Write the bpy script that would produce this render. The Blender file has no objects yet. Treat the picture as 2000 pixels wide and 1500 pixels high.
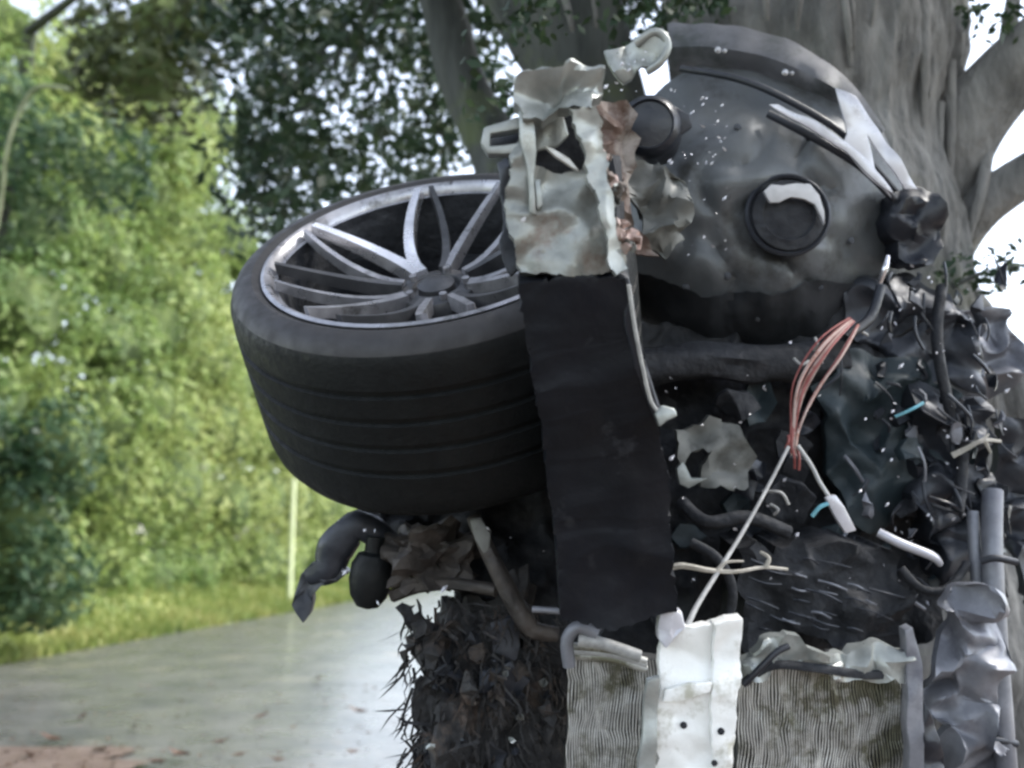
import bpy, bmesh, math, random
from mathutils import Vector, Matrix, noise
random.seed(11)
R = math.radians
S = bpy.context.scene
COL = S.collection

# ------------------------------------------------------------------ camera
CAM = Vector((0, 0, 1.35)); PITCH = R(8.9); F = 1921.0
cd = bpy.data.cameras.new('camera'); cam = bpy.data.objects.new('camera', cd); COL.objects.link(cam)
cam.location = CAM; cam.rotation_euler = (math.pi/2 + PITCH, 0, 0)
cd.sensor_width = 36; cd.lens = 36*F/2000; cd.clip_start = .05; cd.clip_end = 2000
cd.dof.use_dof = True; cd.dof.focus_distance = 1.72; cd.dof.aperture_fstop = 2.6
S.camera = cam
# ------------------------------------------------------------------ sky, sun, exposure
SUN_EL, SUN_AZ = R(52), R(86)        # azimuth measured clockwise from +Y
w = bpy.data.worlds.new('World'); S.world = w; w.use_nodes = True
nt = w.node_tree; nt.nodes.clear()
sky = nt.nodes.new('ShaderNodeTexSky'); sky.sky_type = 'NISHITA'; sky.sun_disc = False
sky.sun_elevation = SUN_EL; sky.sun_rotation = SUN_AZ
sky.air_density = 1.0; sky.dust_density = 1.0; sky.ozone_density = 1.0
hs = nt.nodes.new('ShaderNodeHueSaturation'); hs.inputs['Saturation'].default_value = .5
bg = nt.nodes.new('ShaderNodeBackground'); bg.inputs['Strength'].default_value = .15
wo = nt.nodes.new('ShaderNodeOutputWorld')
nt.links.new(sky.outputs[0], hs.inputs['Color']); nt.links.new(hs.outputs[0], bg.inputs[0]); nt.links.new(bg.outputs[0], wo.inputs[0])
ld = bpy.data.lights.new('sun', 'SUN'); ld.energy = 1.5; ld.angle = R(14); ld.color = (1, .96, .9)
sun = bpy.data.objects.new('sun', ld); COL.objects.link(sun)
sd = Vector((math.sin(SUN_AZ)*math.cos(SUN_EL), math.cos(SUN_AZ)*math.cos(SUN_EL), math.sin(SUN_EL)))
sun.rotation_euler = sd.to_track_quat('Z', 'Y').to_euler(); sun.location = sd*30
vs = S.view_settings; vs.view_transform = 'Standard'; vs.look = 'None'; vs.exposure = 2.05; vs.gamma = 1; vs.use_curve_mapping = False
S.cycles.filter_width = 2.7
S.cycles.max_bounces = 6

# ------------------------------------------------------------------ helpers
FW = Vector((0, math.cos(PITCH), math.sin(PITCH))); UP = Vector((0, -math.sin(PITCH), math.cos(PITCH))); RT = Vector((1, 0, 0))
def P(x, y, d): return CAM + d*(FW + RT*((x-1000)/F) + UP*((750-y)/F))
def N(v, s=1.0, o=0.0): return noise.noise(Vector(v)*s + Vector((o, o*.7, -o)))

def mat(name, c1, c2=None, rough=.6, metal=0, scale=8, bump=0, bscale=40, spec=.5, c3=None, s3=3, t3=.58, rvar=.15, stretch=None, detail=5, coat=0):
    m = bpy.data.materials.new(name); m.use_nodes = True; t = m.node_tree; nd = t.nodes; lk = t.links
    b = nd['Principled BSDF']
    tc = nd.new('ShaderNodeTexCoord'); src = tc.outputs['Object']
    if stretch:
        mp = nd.new('ShaderNodeMapping'); mp.inputs['Scale'].default_value = stretch; lk.new(src, mp.inputs[0]); src = mp.outputs[0]
    n1 = nd.new('ShaderNodeTexNoise'); n1.inputs['Scale'].default_value = scale; n1.inputs['Detail'].default_value = detail; n1.inputs['Roughness'].default_value = .65
    lk.new(src, n1.inputs[0])
    r = nd.new('ShaderNodeValToRGB'); r.color_ramp.elements[0].position = .34; r.color_ramp.elements[1].position = .66
    r.color_ramp.elements[0].color = (*c1, 1); r.color_ramp.elements[1].color = (*(c2 or c1), 1)
    lk.new(n1.outputs[0], r.inputs[0]); out = r.outputs[0]
    if c3:
        n3 = nd.new('ShaderNodeTexNoise'); n3.inputs['Scale'].default_value = s3; n3.inputs['Detail'].default_value = 6; n3.inputs['Roughness'].default_value = .7
        lk.new(tc.outputs['Object'], n3.inputs[0])
        r3 = nd.new('ShaderNodeValToRGB'); r3.color_ramp.elements[0].position = t3-.06; r3.color_ramp.elements[1].position = t3+.06
        lk.new(n3.outputs[0], r3.inputs[0])
        mx = nd.new('ShaderNodeMix'); mx.data_type = 'RGBA'; lk.new(r3.outputs[0], mx.inputs[0]); lk.new(out, mx.inputs[6]); mx.inputs[7].default_value = (*c3, 1)
        out = mx.outputs[2]
    lk.new(out, b.inputs['Base Color'])
    b.inputs['Metallic'].default_value = metal; b.inputs['Specular IOR Level'].default_value = spec
    if coat: b.inputs['Coat Weight'].default_value = coat; b.inputs['Coat Roughness'].default_value = .17
    mr = nd.new('ShaderNodeMapRange'); mr.inputs[3].default_value = max(.03, rough-rvar); mr.inputs[4].default_value = min(1, rough+rvar)
    n2 = nd.new('ShaderNodeTexNoise'); n2.inputs['Scale'].default_value = scale*2.3; n2.inputs['Detail'].default_value = 6; lk.new(src, n2.inputs[0])
    lk.new(n2.outputs[0], mr.inputs[0]); mr.inputs[1].default_value = .3; mr.inputs[2].default_value = .7; lk.new(mr.outputs[0], b.inputs['Roughness'])
    if bump:
        n4 = nd.new('ShaderNodeTexNoise'); n4.inputs['Scale'].default_value = bscale; n4.inputs['Detail'].default_value = 6; lk.new(src, n4.inputs[0])
        bp = nd.new('ShaderNodeBump'); bp.inputs['Strength'].default_value = bump; bp.inputs['Distance'].default_value = .02; lk.new(n4.outputs[0], bp.inputs['Height']); lk.new(bp.outputs[0], b.inputs['Normal'])
    return m

def leafmat(name, cols, trans=.35, scale=.5, rough=.5, var=.34):
    m = bpy.data.materials.new(name); m.use_nodes = True; t = m.node_tree; nd = t.nodes; lk = t.links; nd.clear()
    o = nd.new('ShaderNodeOutputMaterial'); b = nd.new('ShaderNodeBsdfPrincipled'); tr = nd.new('ShaderNodeBsdfTranslucent'); mx = nd.new('ShaderNodeMixShader')
    g = nd.new('ShaderNodeNewGeometry'); n = nd.new('ShaderNodeTexNoise'); n.inputs['Scale'].default_value = scale; n.inputs['Detail'].default_value = 3
    lk.new(g.outputs['Position'], n.inputs[0])
    mm = nd.new('ShaderNodeMath'); mm.operation = 'MULTIPLY_ADD'; lk.new(g.outputs['Random Per Island'], mm.inputs[0]); mm.inputs[1].default_value = var; mm.inputs[2].default_value = -var/2
    ad = nd.new('ShaderNodeMath'); lk.new(n.outputs[0], ad.inputs[0]); lk.new(mm.outputs[0], ad.inputs[1])
    r = nd.new('ShaderNodeValToRGB'); e = r.color_ramp.elements
    k = len(cols)
    e[0].position = .3; e[0].color = (*cols[0], 1); e[1].position = .7; e[1].color = (*cols[-1], 1)
    for i in range(1, k-1):
        q = e.new(.3+.4*i/(k-1)); q.color = (*cols[i], 1)
    lk.new(ad.outputs[0], r.inputs[0]); lk.new(r.outputs[0], b.inputs['Base Color']); lk.new(r.outputs[0], tr.inputs[0])
    b.inputs['Roughness'].default_value = rough; b.inputs['Specular IOR Level'].default_value = .35
    mx.inputs[0].default_value = trans; lk.new(b.outputs[0], mx.inputs[1]); lk.new(tr.outputs[0], mx.inputs[2]); lk.new(mx.outputs[0], o.inputs[0])
    return m

def link(name, me, m, parent=None):
    o = bpy.data.objects.new(name, me); COL.objects.link(o)
    if m: me.materials.append(m)
    if parent: o.parent = parent
    return o
def finish(bm, name, m, parent=None, org=None, smooth=40, kind=None):
    if org is None: org = getattr(finish, 'org', Vector((0, 0, 0))) if parent else Vector((0, 0, 0))
    if org.length: bmesh.ops.translate(bm, verts=bm.verts, vec=-org)
    bmesh.ops.recalc_face_normals(bm, faces=bm.faces)
    if smooth:
        a = R(smooth)
        for f in bm.faces: f.smooth = True
        for e in bm.edges: e.smooth = len(e.link_faces) == 2 and e.calc_face_angle(0) < a
    me = bpy.data.meshes.new(name); bm.to_mesh(me); bm.free()
    o = link(name, me, m, parent)
    if kind: o['kind'] = kind
    return o
def pyobj(name, v, f, m, parent=None, org=None, smooth=False, kind=None):
    if org is None: org = getattr(finish, 'org', Vector((0, 0, 0))) if parent else Vector((0, 0, 0))
    me = bpy.data.meshes.new(name); me.from_pydata([tuple(Vector(q)-org) for q in v], [], f)
    if smooth: me.polygons.foreach_set('use_smooth', [True]*len(me.polygons))
    me.update(); o = link(name, me, m, parent)
    if kind: o['kind'] = kind
    return o
def tag(o, label, cat, group=None):
    o['label'] = label; o['category'] = cat
    if group: o['group'] = group
    return o
def struct(o): o['kind'] = 'structure'; return o
def stuff(o, label=None, cat=None):
    o['kind'] = 'stuff'
    if label: o['label'] = label
    if cat: o['category'] = cat
    return o
def empty(name, loc):
    o = bpy.data.objects.new(name, None); COL.objects.link(o); o.location = loc; o.empty_display_size = .1; return o

def tube_bm(bm, pts, rad, n=8, cap=True, jit=0):
    pts = [Vector(p) for p in pts]; k = len(pts)
    if not hasattr(rad, '__len__'): rad = [rad]*k
    rings = []; u = None
    for i, p in enumerate(pts):
        t = (pts[min(i+1, k-1)]-pts[max(i-1, 0)]).normalized()
        if u is None: u = t.orthogonal().normalized()
        else:
            u = u - t*u.dot(t); u = u.normalized() if u.length > 1e-6 else t.orthogonal().normalized()
        v = t.cross(u); ring = []
        for j in range(n):
            a = 2*math.pi*j/n
            rr = rad[i]*(1+(jit*N((p+u*math.cos(a)*.3+v*math.sin(a)*.3), 6) if jit else 0))
            ring.append(bm.verts.new(p+(u*math.cos(a)+v*math.sin(a))*rr))
        rings.append(ring)
    for i in range(k-1):
        for j in range(n):
            bm.faces.new((rings[i][j], rings[i][(j+1) % n], rings[i+1][(j+1) % n], rings[i+1][j]))
    if cap:
        bm.faces.new(rings[0][::-1]); bm.faces.new(rings[-1])
def curve(pts, k=6):
    pts = [Vector(p) for p in pts]; out = []
    for i in range(len(pts)-1):
        p0 = pts[max(i-1, 0)]; p1 = pts[i]; p2 = pts[i+1]; p3 = pts[min(i+2, len(pts)-1)]
        for j in range(k):
            t = j/k
            out.append(.5*((2*p1)+(-p0+p2)*t+(2*p0-5*p1+4*p2-p3)*t*t+(-p0+3*p1-3*p2+p3)*t**3))
    out.append(pts[-1]); return out
def pipe(name, pix, r, m, parent=None, n=8, k=5, jit=0):
    bm = bmesh.new(); c = curve([P(*q) for q in pix], k)
    if hasattr(r, '__len__'):
        L = len(c); rr = []
        for i in range(L):
            t = i/(L-1)*(len(r)-1); a = min(int(t), len(r)-2); rr.append(r[a]+(r[a+1]-r[a])*(t-a))
    else: rr = r
    tube_bm(bm, c, rr, n, jit=jit)
    return finish(bm, name, m, parent, smooth=50)
def plate(name, pix, d, thick, m, parent=None, crumple=0, cuts=2, cs=9, bev=.003, seed=0, kind=None, bend=None, rag=0):
    """outline in (x, y[, depth]) -> dented sheet with real thickness"""
    if rag:
        o2 = []; rg = random.Random(len(pix)*7+int(pix[0][0]))
        for a, b in zip(pix, pix[1:]+pix[:1]):
            a = (a[0], a[1], a[2] if len(a) > 2 else d); b = (b[0], b[1], b[2] if len(b) > 2 else d)
            n_ = max(1, int(math.hypot(b[0]-a[0], b[1]-a[1])/max(9, rag*2.2))); o2.append(a)
            for k_ in range(1, n_):
                t = (k_+rg.uniform(-.42, .42))/n_; o2.append(tuple(a[i]+(b[i]-a[i])*t+(rg.gauss(0, rag*.6) if i < 2 else 0) for i in range(3)))
        pix = o2
    bm = bmesh.new()
    vs_ = [bm.verts.new(P(q[0], q[1], q[2] if len(q) > 2 else d)) for q in pix]
    f = bm.faces.new(vs_); f.normal_update(); nr = f.normal.copy()
    if nr.dot(FW) > 0: nr = -nr
    bmesh.ops.triangulate(bm, faces=bm.faces[:], quad_method='BEAUTY', ngon_method='BEAUTY')
    if cuts:
        el = max(.011, .075/cuts**1.1) if cuts > 1 else .03
        for _ in range(7):
            es = [e for e in bm.edges if e.calc_length() > el]
            if not es or len(bm.faces) > 5000: break
            bmesh.ops.subdivide_edges(bm, edges=es, cuts=1)
            bmesh.ops.triangulate(bm, faces=bm.faces[:], quad_method='BEAUTY', ngon_method='BEAUTY')
            bmesh.ops.beautify_fill(bm, faces=bm.faces[:], edges=[e for e in bm.edges if not e.is_boundary])
    if crumple:
        for v in bm.verts:
            a = (1-2*abs(N(v.co, cs, seed+1)))*.5+N(v.co, cs*2.2, seed+5)*.35+N(v.co, cs*5, seed+7)*.13
            v.co += nr*a*crumple + RT*N(v.co, cs*2, seed+9)*crumple*.35 + UP*N(v.co, cs*2, seed+13)*crumple*.35
    if bend:
        for v in bm.verts: v.co += nr*bend(v.co)
    top = bm.faces[:]
    g = bmesh.ops.extrude_face_region(bm, geom=top)
    bmesh.ops.translate(bm, verts=[q for q in g['geom'] if isinstance(q, bmesh.types.BMVert)], vec=-nr*thick)
    bmesh.ops.recalc_face_normals(bm, faces=bm.faces)
    if bev:
        es = [e for e in bm.edges if len(e.link_faces) == 2 and e.calc_face_angle(0) > R(55)]
        if es and len(es) < 900: bmesh.ops.bevel(bm, geom=es, offset=bev, segments=2, affect='EDGES', profile=.5, clamp_overlap=True)
    return finish(bm, name, m, parent, kind=kind)
def bolt(name, x, y, d, r, m, parent, ax=None, h=.008):
    bm = bmesh.new(); c = P(x, y, d); a = (ax or -FW).normalized(); u = a.orthogonal().normalized(); v = a.cross(u)
    prof = [(r*1.5, 0), (r*1.5, h*.35), (r, h*.4), (r*.95, h), (r*.5, h*1.05)]
    rings = []
    for pr, ph in prof: rings.append([bm.verts.new(c+a*ph+(u*math.cos(2*math.pi*j/6*(.5))+0*v if False else u*math.cos(2*math.pi*j/8)+v*math.sin(2*math.pi*j/8))*pr) for j in range(8)])
    for i in range(len(rings)-1):
        for j in range(8): bm.faces.new((rings[i][j], rings[i][(j+1) % 8], rings[i+1][(j+1) % 8], rings[i+1][j]))
    bm.faces.new(rings[-1]); bm.faces.new(rings[0][::-1])
    return finish(bm, name, m, parent)
def lathe(name, prof, c, ax, m, parent, n=64, close=False, smooth=35, sc=1.0):
    """prof: (radius, height along ax)"""
    prof = [(r*sc, h*sc) for r, h in prof]; bm = bmesh.new(); ax = ax.normalized(); u = (RT-ax*RT.dot(ax)).normalized(); v = ax.cross(u); rings = []
    for r, h in prof:
        rings.append([bm.verts.new(c+ax*h+(u*math.cos(2*math.pi*j/n)+v*math.sin(2*math.pi*j/n))*r) for j in range(n)])
    k = len(rings)
    for i in range(k if close else k-1):
        A = rings[i]; B = rings[(i+1) % k]
        for j in range(n): bm.faces.new((A[j], A[(j+1) % n], B[(j+1) % n], B[j]))
    if not close:
        if prof[0][0] > 1e-4: bm.faces.new(rings[0][::-1])
        if prof[-1][0] > 1e-4: bm.faces.new(rings[-1])
    return finish(bm, name, m, parent, smooth=smooth)

def leaves_mesh(name, centers, size, m, parent=None, up=.0, asp=.45, org=None, kind=None, droop=.25, quad=False):
    """centers: list of (pos, normal); each leaf two bent halves"""
    V = []; Fc = []
    for p, nr in centers:
        s = size*random.uniform(.55, 1.35)
        nr = (nr+Vector((random.gauss(0, .55), random.gauss(0, .55), random.gauss(0, .55)+up))).normalized()
        t = Vector((random.gauss(0, 1), random.gauss(0, 1), random.gauss(-droop*2, .8)))
        t = (t-nr*t.dot(nr));
        if t.length < 1e-4: continue
        t.normalize(); b = nr.cross(t); i = len(V)
        V += [p-t*s*.5, p+b*s*asp*.5-nr*s*.06-t*s*.05, p+t*s*.5-nr*s*droop*.4, p-b*s*asp*.5-nr*s*.06-t*s*.05]
        Fc += [(i, i+1, i+2), (i, i+2, i+3)]
    return pyobj(name, V, Fc, m, parent, org=org, kind=kind)
def rsph():
    while True:
        v = Vector((random.uniform(-1, 1), random.uniform(-1, 1), random.uniform(-1, 1)))
        if .05 < v.length < 1: return v.normalized()

# ------------------------------------------------------------------ materials
M = {}
M['mud'] = mat('red_mud', (.1, .068, .052), (.15, .112, .092), rough=.5, scale=5, bump=.5, bscale=30)
M['road'] = mat('wet_asphalt', (.065, .066, .066), (.13, .126, .118), rough=.33, coat=.3, scale=1.6, bump=.5, bscale=45, rvar=.12, c3=(.2, .18, .15), s3=.6, t3=.62)
M['soil'] = mat('brown_soil', (.09, .065, .05), (.16, .12, .095), rough=.85, scale=5, bump=.6, bscale=30)
M['ground'] = mat('ground', (.08, .09, .03), (.16, .13, .07), rough=.95, scale=2, bump=.4, bscale=20)
M['verge'] = mat('verge_grass', (.12, .18, .045), (.26, .28, .09), rough=.9, scale=1.3, bump=.5, bscale=25, c3=(.3, .26, .14), s3=1.1, t3=.6)
M['bark'] = mat('bark', (.07, .07, .068), (.22, .217, .207), rough=.9, scale=7, bump=1.0, bscale=26, stretch=(1.2, 1.2, .4), c3=(.15, .155, .12), s3=1.6, t3=.62)
M['darkbark'] = mat('dark_bark', (.022, .026, .024), (.065, .07, .062), rough=.9, scale=7, bump=.9, bscale=14, stretch=(1.2, 1.2, .2), c3=(.06, .075, .035), s3=3)
M['hedge_core'] = mat('hedge_core', (.05, .08, .025), (.12, .16, .05), rough=1, scale=2.0)
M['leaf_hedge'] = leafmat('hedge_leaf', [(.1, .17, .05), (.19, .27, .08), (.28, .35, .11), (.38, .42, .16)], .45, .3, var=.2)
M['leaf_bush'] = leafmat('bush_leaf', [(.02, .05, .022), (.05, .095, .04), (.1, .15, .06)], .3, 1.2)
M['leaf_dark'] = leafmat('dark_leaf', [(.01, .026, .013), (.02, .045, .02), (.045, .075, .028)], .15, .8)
M['leaf_gap_shade'] = leafmat('gap_shade_leaf', [(.02, .022, .012), (.035, .045, .018), (.06, .075, .025)], .15, .8)  # shadow of the bank's gap put into the leaf colour
M['leaf_far'] = leafmat('far_leaf', [(.1, .16, .05), (.2, .25, .08), (.3, .33, .13)], .4, .4)
M['grass'] = leafmat('grass', [(.1, .15, .03), (.22, .27, .07), (.33, .33, .12)], .35, 1.0)
M['deadleaf'] = leafmat('dead_leaf', [(.03, .02, .012), (.09, .05, .03), (.16, .1, .06)], .1, 8)
M['rubber'] = mat('rubber', (.0035, .0045, .005), (.0065, .0078, .0082), rough=.6, spec=.25, scale=22, bump=.12, bscale=120, c3=(.012, .013, .0125), s3=6, t3=.66)
M['sidewall'] = mat('rubber_dusty', (.016, .0155, .017), (.03, .0285, .03), rough=.6, scale=14, c3=(.06, .057, .054), s3=9, t3=.64)
M['alloy'] = mat('alloy', (.26, .26, .28), (.44, .44, .47), rough=.36, metal=.7, scale=15, c3=(.12, .12, .12), s3=12, t3=.6)
M['darkalloy'] = mat('dark_alloy', (.05, .052, .058), (.11, .112, .12), rough=.42, metal=.6, scale=12)
M['chrome'] = mat('bright_metal', (.62, .62, .65), (.8, .8, .83), rough=.25, metal=.9, scale=10)
M['silver'] = mat('silver_paint', (.42, .42, .46), (.6, .6, .64), rough=.3, metal=.25, scale=7)
M['beige'] = mat('primed_steel', (.16, .17, .162), (.3, .31, .29), rough=.42, metal=.45, scale=12, c3=(.15, .105, .08), s3=7, t3=.6, bump=.15, bscale=30)
M['beige2'] = mat('primed_steel_clean', (.24, .255, .245), (.38, .395, .375), rough=.4, metal=.4, scale=14, c3=(.2, .17, .14), s3=14, t3=.65, bump=.1, bscale=30)
M['rust'] = mat('rusty_steel', (.2, .17, .15), (.3, .26, .23), rough=.7, metal=.2, scale=14, c3=(.1, .062, .047), s3=9, t3=.5, bump=.3, bscale=40)
M['pink'] = mat('torn_rusty_edge', (.38, .25, .22), (.5, .4, .36), rough=.6, scale=18, c3=(.28, .12, .08), s3=20)
M['black'] = mat('black_plastic', (.008, .010, .015), (.017, .02, .028), rough=.42, scale=7, bump=.12, bscale=40)
M['wing_shade'] = mat('dark_grey_wing_shade', (.04, .044, .05), (.075, .08, .09), rough=.4, scale=7, bump=.15, bscale=25)  # dark tone painted for the shade low on the inner wing
M['panel'] = mat('scuffed_black_panel', (.003, .0042, .0065), (.0065, .008, .012), rough=.5, spec=.25, scale=5, bump=.08, bscale=60, c3=(.022, .024, .028), s3=14, t3=.66)
M['tab'] = mat('painted_highlight', (.4, .4, .41), (.55, .55, .56), rough=.45, scale=20)  # highlight on the port cap, painted as a pale colour
M['blackm'] = mat('black_matt', (.006, .007, .010), (.018, .02, .025), rough=.75, scale=14, bump=.5, bscale=35)
M['grey'] = mat('grey_steel', (.15, .162, .172), (.23, .243, .255), rough=.42, metal=.25, scale=4, c3=(.1, .103, .103), s3=6, t3=.6, bump=.1, bscale=22)
M['bandgrey'] = mat('band_steel', (.13, .135, .15), (.22, .225, .245), rough=.5, metal=.2, scale=6, c3=(.09, .1, .1), s3=5)
M['greyd'] = mat('dark_steel', (.018, .021, .028), (.045, .05, .061), rough=.48, metal=.35, scale=6, bump=.2, bscale=20)
M['teal'] = mat('dark_teal_panel', (.012, .022, .027), (.03, .044, .052), rough=.6, scale=6, bump=.2, bscale=25)
M['tan'] = mat('tan_panel', (.09, .093, .088), (.16, .165, .152), rough=.6, scale=8, c3=(.06, .06, .055), s3=10, t3=.62)
M['white'] = mat('white_paint', (.72, .72, .69), (.85, .85, .83), rough=.4, scale=9, c3=(.42, .41, .34), s3=9, t3=.57, bump=.1, bscale=30)
M['fin'] = mat('radiator_fin', (.42, .42, .4), (.6, .6, .57), rough=.45, metal=.3, scale=18, c3=(.15, .148, .105), s3=9, t3=.55)
M['findark'] = mat('radiator_core', (.07, .07, .068), (.13, .13, .12), rough=.7, metal=.3, scale=20, c3=(.16, .17, .1), s3=6)
M['bluegrey'] = mat('bluegrey_sheet', (.12, .126, .145), (.24, .248, .275), rough=.5, metal=.3, scale=8, c3=(.12, .125, .15), s3=6)
M['red'] = mat('red_wire', (.2, .045, .04), (.32, .11, .1), rough=.45, scale=30)
M['cable'] = mat('pale_cable', (.24, .24, .235), (.42, .42, .41), rough=.5, scale=40)
M['blue'] = mat('blue_wire', (.12, .34, .42), (.2, .45, .5), rough=.5, scale=30)
M['twig'] = mat('pale_twig', (.28, .26, .22), (.45, .42, .37), rough=.85, scale=30, bump=.3, bscale=60)
M['stem'] = mat('green_stem', (.16, .18, .1), (.3, .32, .2), rough=.8, scale=6)
M['soil2'] = mat('muddy_fibre', (.02, .017, .015), (.06, .048, .04), rough=.95, scale=20, bump=.5, bscale=60)
M['brownm'] = mat('brown_grimy_metal', (.025, .022, .02), (.07, .059, .051), rough=.65, metal=.3, scale=14, bump=.4, bscale=40)
M['fibre'] = mat('torn_fibre', (.012, .012, .013), (.035, .034, .034), rough=.85, scale=24, c3=(.08, .06, .048), s3=9, t3=.6, bump=.5, bscale=60)
M['post'] = mat('pale_post', (.5, .55, .3), (.62, .66, .4), rough=.6, scale=5)

# ------------------------------------------------------------------ setting: ground, road, verge
def grid(name, fx, nu, nv, m, smooth=True):
    V = [fx(i/nu, j/nv) for j in range(nv+1) for i in range(nu+1)]
    Fq = [(j*(nu+1)+i, j*(nu+1)+i+1, (j+1)*(nu+1)+i+1, (j+1)*(nu+1)+i) for j in range(nv) for i in range(nu)]
    return pyobj(name, V, Fq, m, smooth=smooth)
DIR = Vector((.187, .982, 0)); SIDE = Vector((.982, -.187, 0)); L0 = Vector((-7.65, 0, 0))   # left road edge line
def along(s, t, z=0):  # s metres along the road, t metres to the right of its left edge
    return L0 + DIR*s + SIDE*t + Vector((0, 0, z))
struct(grid('ground', lambda u, v: Vector((-700+1400*u, -700+1400*v, -.03)), 4, 4, M['ground']))
struct(grid('road', lambda u, v: along(-30+330*v, 6.1*u+(.12*N((v*330, 7*round(u), 0), .6) if u in (0, 1) else 0), .004+.06*math.sin(math.pi*u)), 12, 500, M['road']))
def vz(t): return .0 if t > 0 else min(1.1, .012+.3*(-t)**1.25*.8)
struct(grid('grass_verge', lambda u, v: along(-12+110*v, .12-7.5*u+.14*N((v*110, u*7, 0), 1.1), vz(.12-7.5*u)-.01+.06*N((v*110, u*7, 3), .9)), 24, 240, M['verge']))
struct(grid('roadside_soil', lambda u, v: along(-10+60*v, 5.98+9*u+(.2*N((v*60, 3, 0), .9) if u == 0 else 0), .012+.03*N((v*60, u*9, 3), .8)*(u > 0)), 40, 200, M['soil']))
# mud washed on the road
V = []; mc = Vector((-3.15, 5.9, .075))
V.append(mc); K = 48
for k in range(K):
    a = 2*math.pi*k/K; rr = 1+.45*N((math.cos(a), math.sin(a), 2), 2.2)
    V.append(mc+Vector((math.cos(a)*1.25*rr, math.sin(a)*.42*rr, -.002)))
struct(pyobj('mud_patch', V, [(0, 1+k, 1+(k+1) % K) for k in range(K)], M['mud'], smooth=True))

# grass tufts on the verge (uncountable)
pts = []
for _ in range(26000):
    s = random.uniform(5, 42); t = -random.expovariate(1/1.1)+.12
    if t < -4: continue
    pts.append((s, t))
V = []; Fc = []
for s, t in pts:
    b = along(s, t, vz(t)); h = random.uniform(.06, .2)*(1+.6*max(0, N(b, .8))); a = random.uniform(0, 6.28); wd = random.uniform(.012, .03)
    lean = Vector((random.gauss(0, .45), random.gauss(0, .45), 1))*h; sdv = Vector((math.cos(a), math.sin(a), 0))*wd; i = len(V)
    V += [b-sdv, b+sdv, b+lean]; Fc.append((i, i+1, i+2))
stuff(pyobj('grass', V, Fc, M['grass']), 'short pale green grass along the far road edge', 'grass')

# ------------------------------------------------------------------ hedge bank on the left
def foliage_mass(name, label, cat, lumps, per, size, lm, core, corefac=.6, trunk=None, group=None, up=.15, asp=.5, org=None):
    """lumps: (centre, radii vector).  crown of many leaves round lumpy cores"""
    org = org or Vector((lumps[0][0].x, lumps[0][0].y, 0)); root = empty(name, org); tag(root, label, cat, group)
    pts = []
    for c, r in lumps:
        n_ = int(per*(r.x*r.y+r.y*r.z+r.x*r.z)/3)
        for _ in range(n_):
            d = rsph()
            q = Vector((d.x*r.x, d.y*r.y, d.z*r.z))
            q *= random.uniform(.75, 1.08)+.22*N(c+q, 1.6/max(.3, r.length*.5))
            pts.append((c+q, Vector((d.x/r.x, d.y/r.y, d.z/r.z)).normalized()))
    leaves_mesh('crown', pts, size, lm, root, up=up, asp=asp, org=org)
    if core:
        bm = bmesh.new()
        for c, r in lumps:
            g = bmesh.ops.create_icosphere(bm, subdivisions=2, radius=1)
            for v in g['verts']:
                d = v.co.copy(); v.co = c+Vector((d.x*r.x, d.y*r.y, d.z*r.z))*(corefac+.2*N(c+d, 1.8))
        finish(bm, 'inner_branches', core, root, org=org, kind='stuff')
    if trunk:
        bm = bmesh.new(); tube_bm(bm, trunk[0], trunk[1], 10, jit=.25); finish(bm, 'trunk', trunk[2], root, org=org)
    return root
def hp(s, t, z): return along(s, t, z)
# main vine-covered bank: rows of lumps from the left of the frame to its end near s=17
lumps = []
for s in [8, 9.2, 10.4, 11.6, 12.8, 14, 15.2, 16.4, 17.6, 18.8, 19.8]:
    for z, t in [(.9, -1.6), (2.1, -1.5), (3.4, -1.4), (4.6, -1.35), (5.8, -1.35), (7.0, -1.4), (8.2, -1.5), (9.3, -1.75)]:
        if z > 1.35+.5*s+.6: continue
        if s > 19.5 and z > 8: continue
        lumps.append((hp(s+random.uniform(-.4, .4), t-.5+random.uniform(-.35, .25), z+random.uniform(-.3, .3)),
                      Vector((random.uniform(.85, 1.25), random.uniform(.9, 1.3), random.uniform(.8, 1.15)))))
for s, zs in ((21, (.9, 2.2, 3.5, 4.8, 6.0)), (22.4, (.9, 2.2, 3.5, 4.6)), (24, (.9, 2.2, 3.3))):
    for z in zs: lumps.append((hp(s, -1.7, z), Vector((1.0, 1.2, 1.0))))
foliage_mass('vine_covered_bank', 'tall bright yellow-green bank of vines and bushes beside the road', 'hedge', lumps, 900, .155, M['leaf_hedge'], M['hedge_core'], trunk=([hp(12, -2.4, .2), hp(12, -2.5, 3.5), hp(12.1, -2.4, 6)], [.25, .2, .12], M['darkbark']))
# lower far hedge continuing behind the wheel
lumps = []
for s in range(26, 50, 2):
    lumps.append((hp(s, -1.7+random.uniform(-.2, .2), 1.2), Vector((1.25, 1.6, 1.75+random.uniform(-.15, .25)-.012*(s-21)))))
foliage_mass('far_hedge', 'low pale green hedge receding behind the marker post', 'hedge', lumps, 240, .2, M['leaf_far'], M['hedge_core'])
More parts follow.
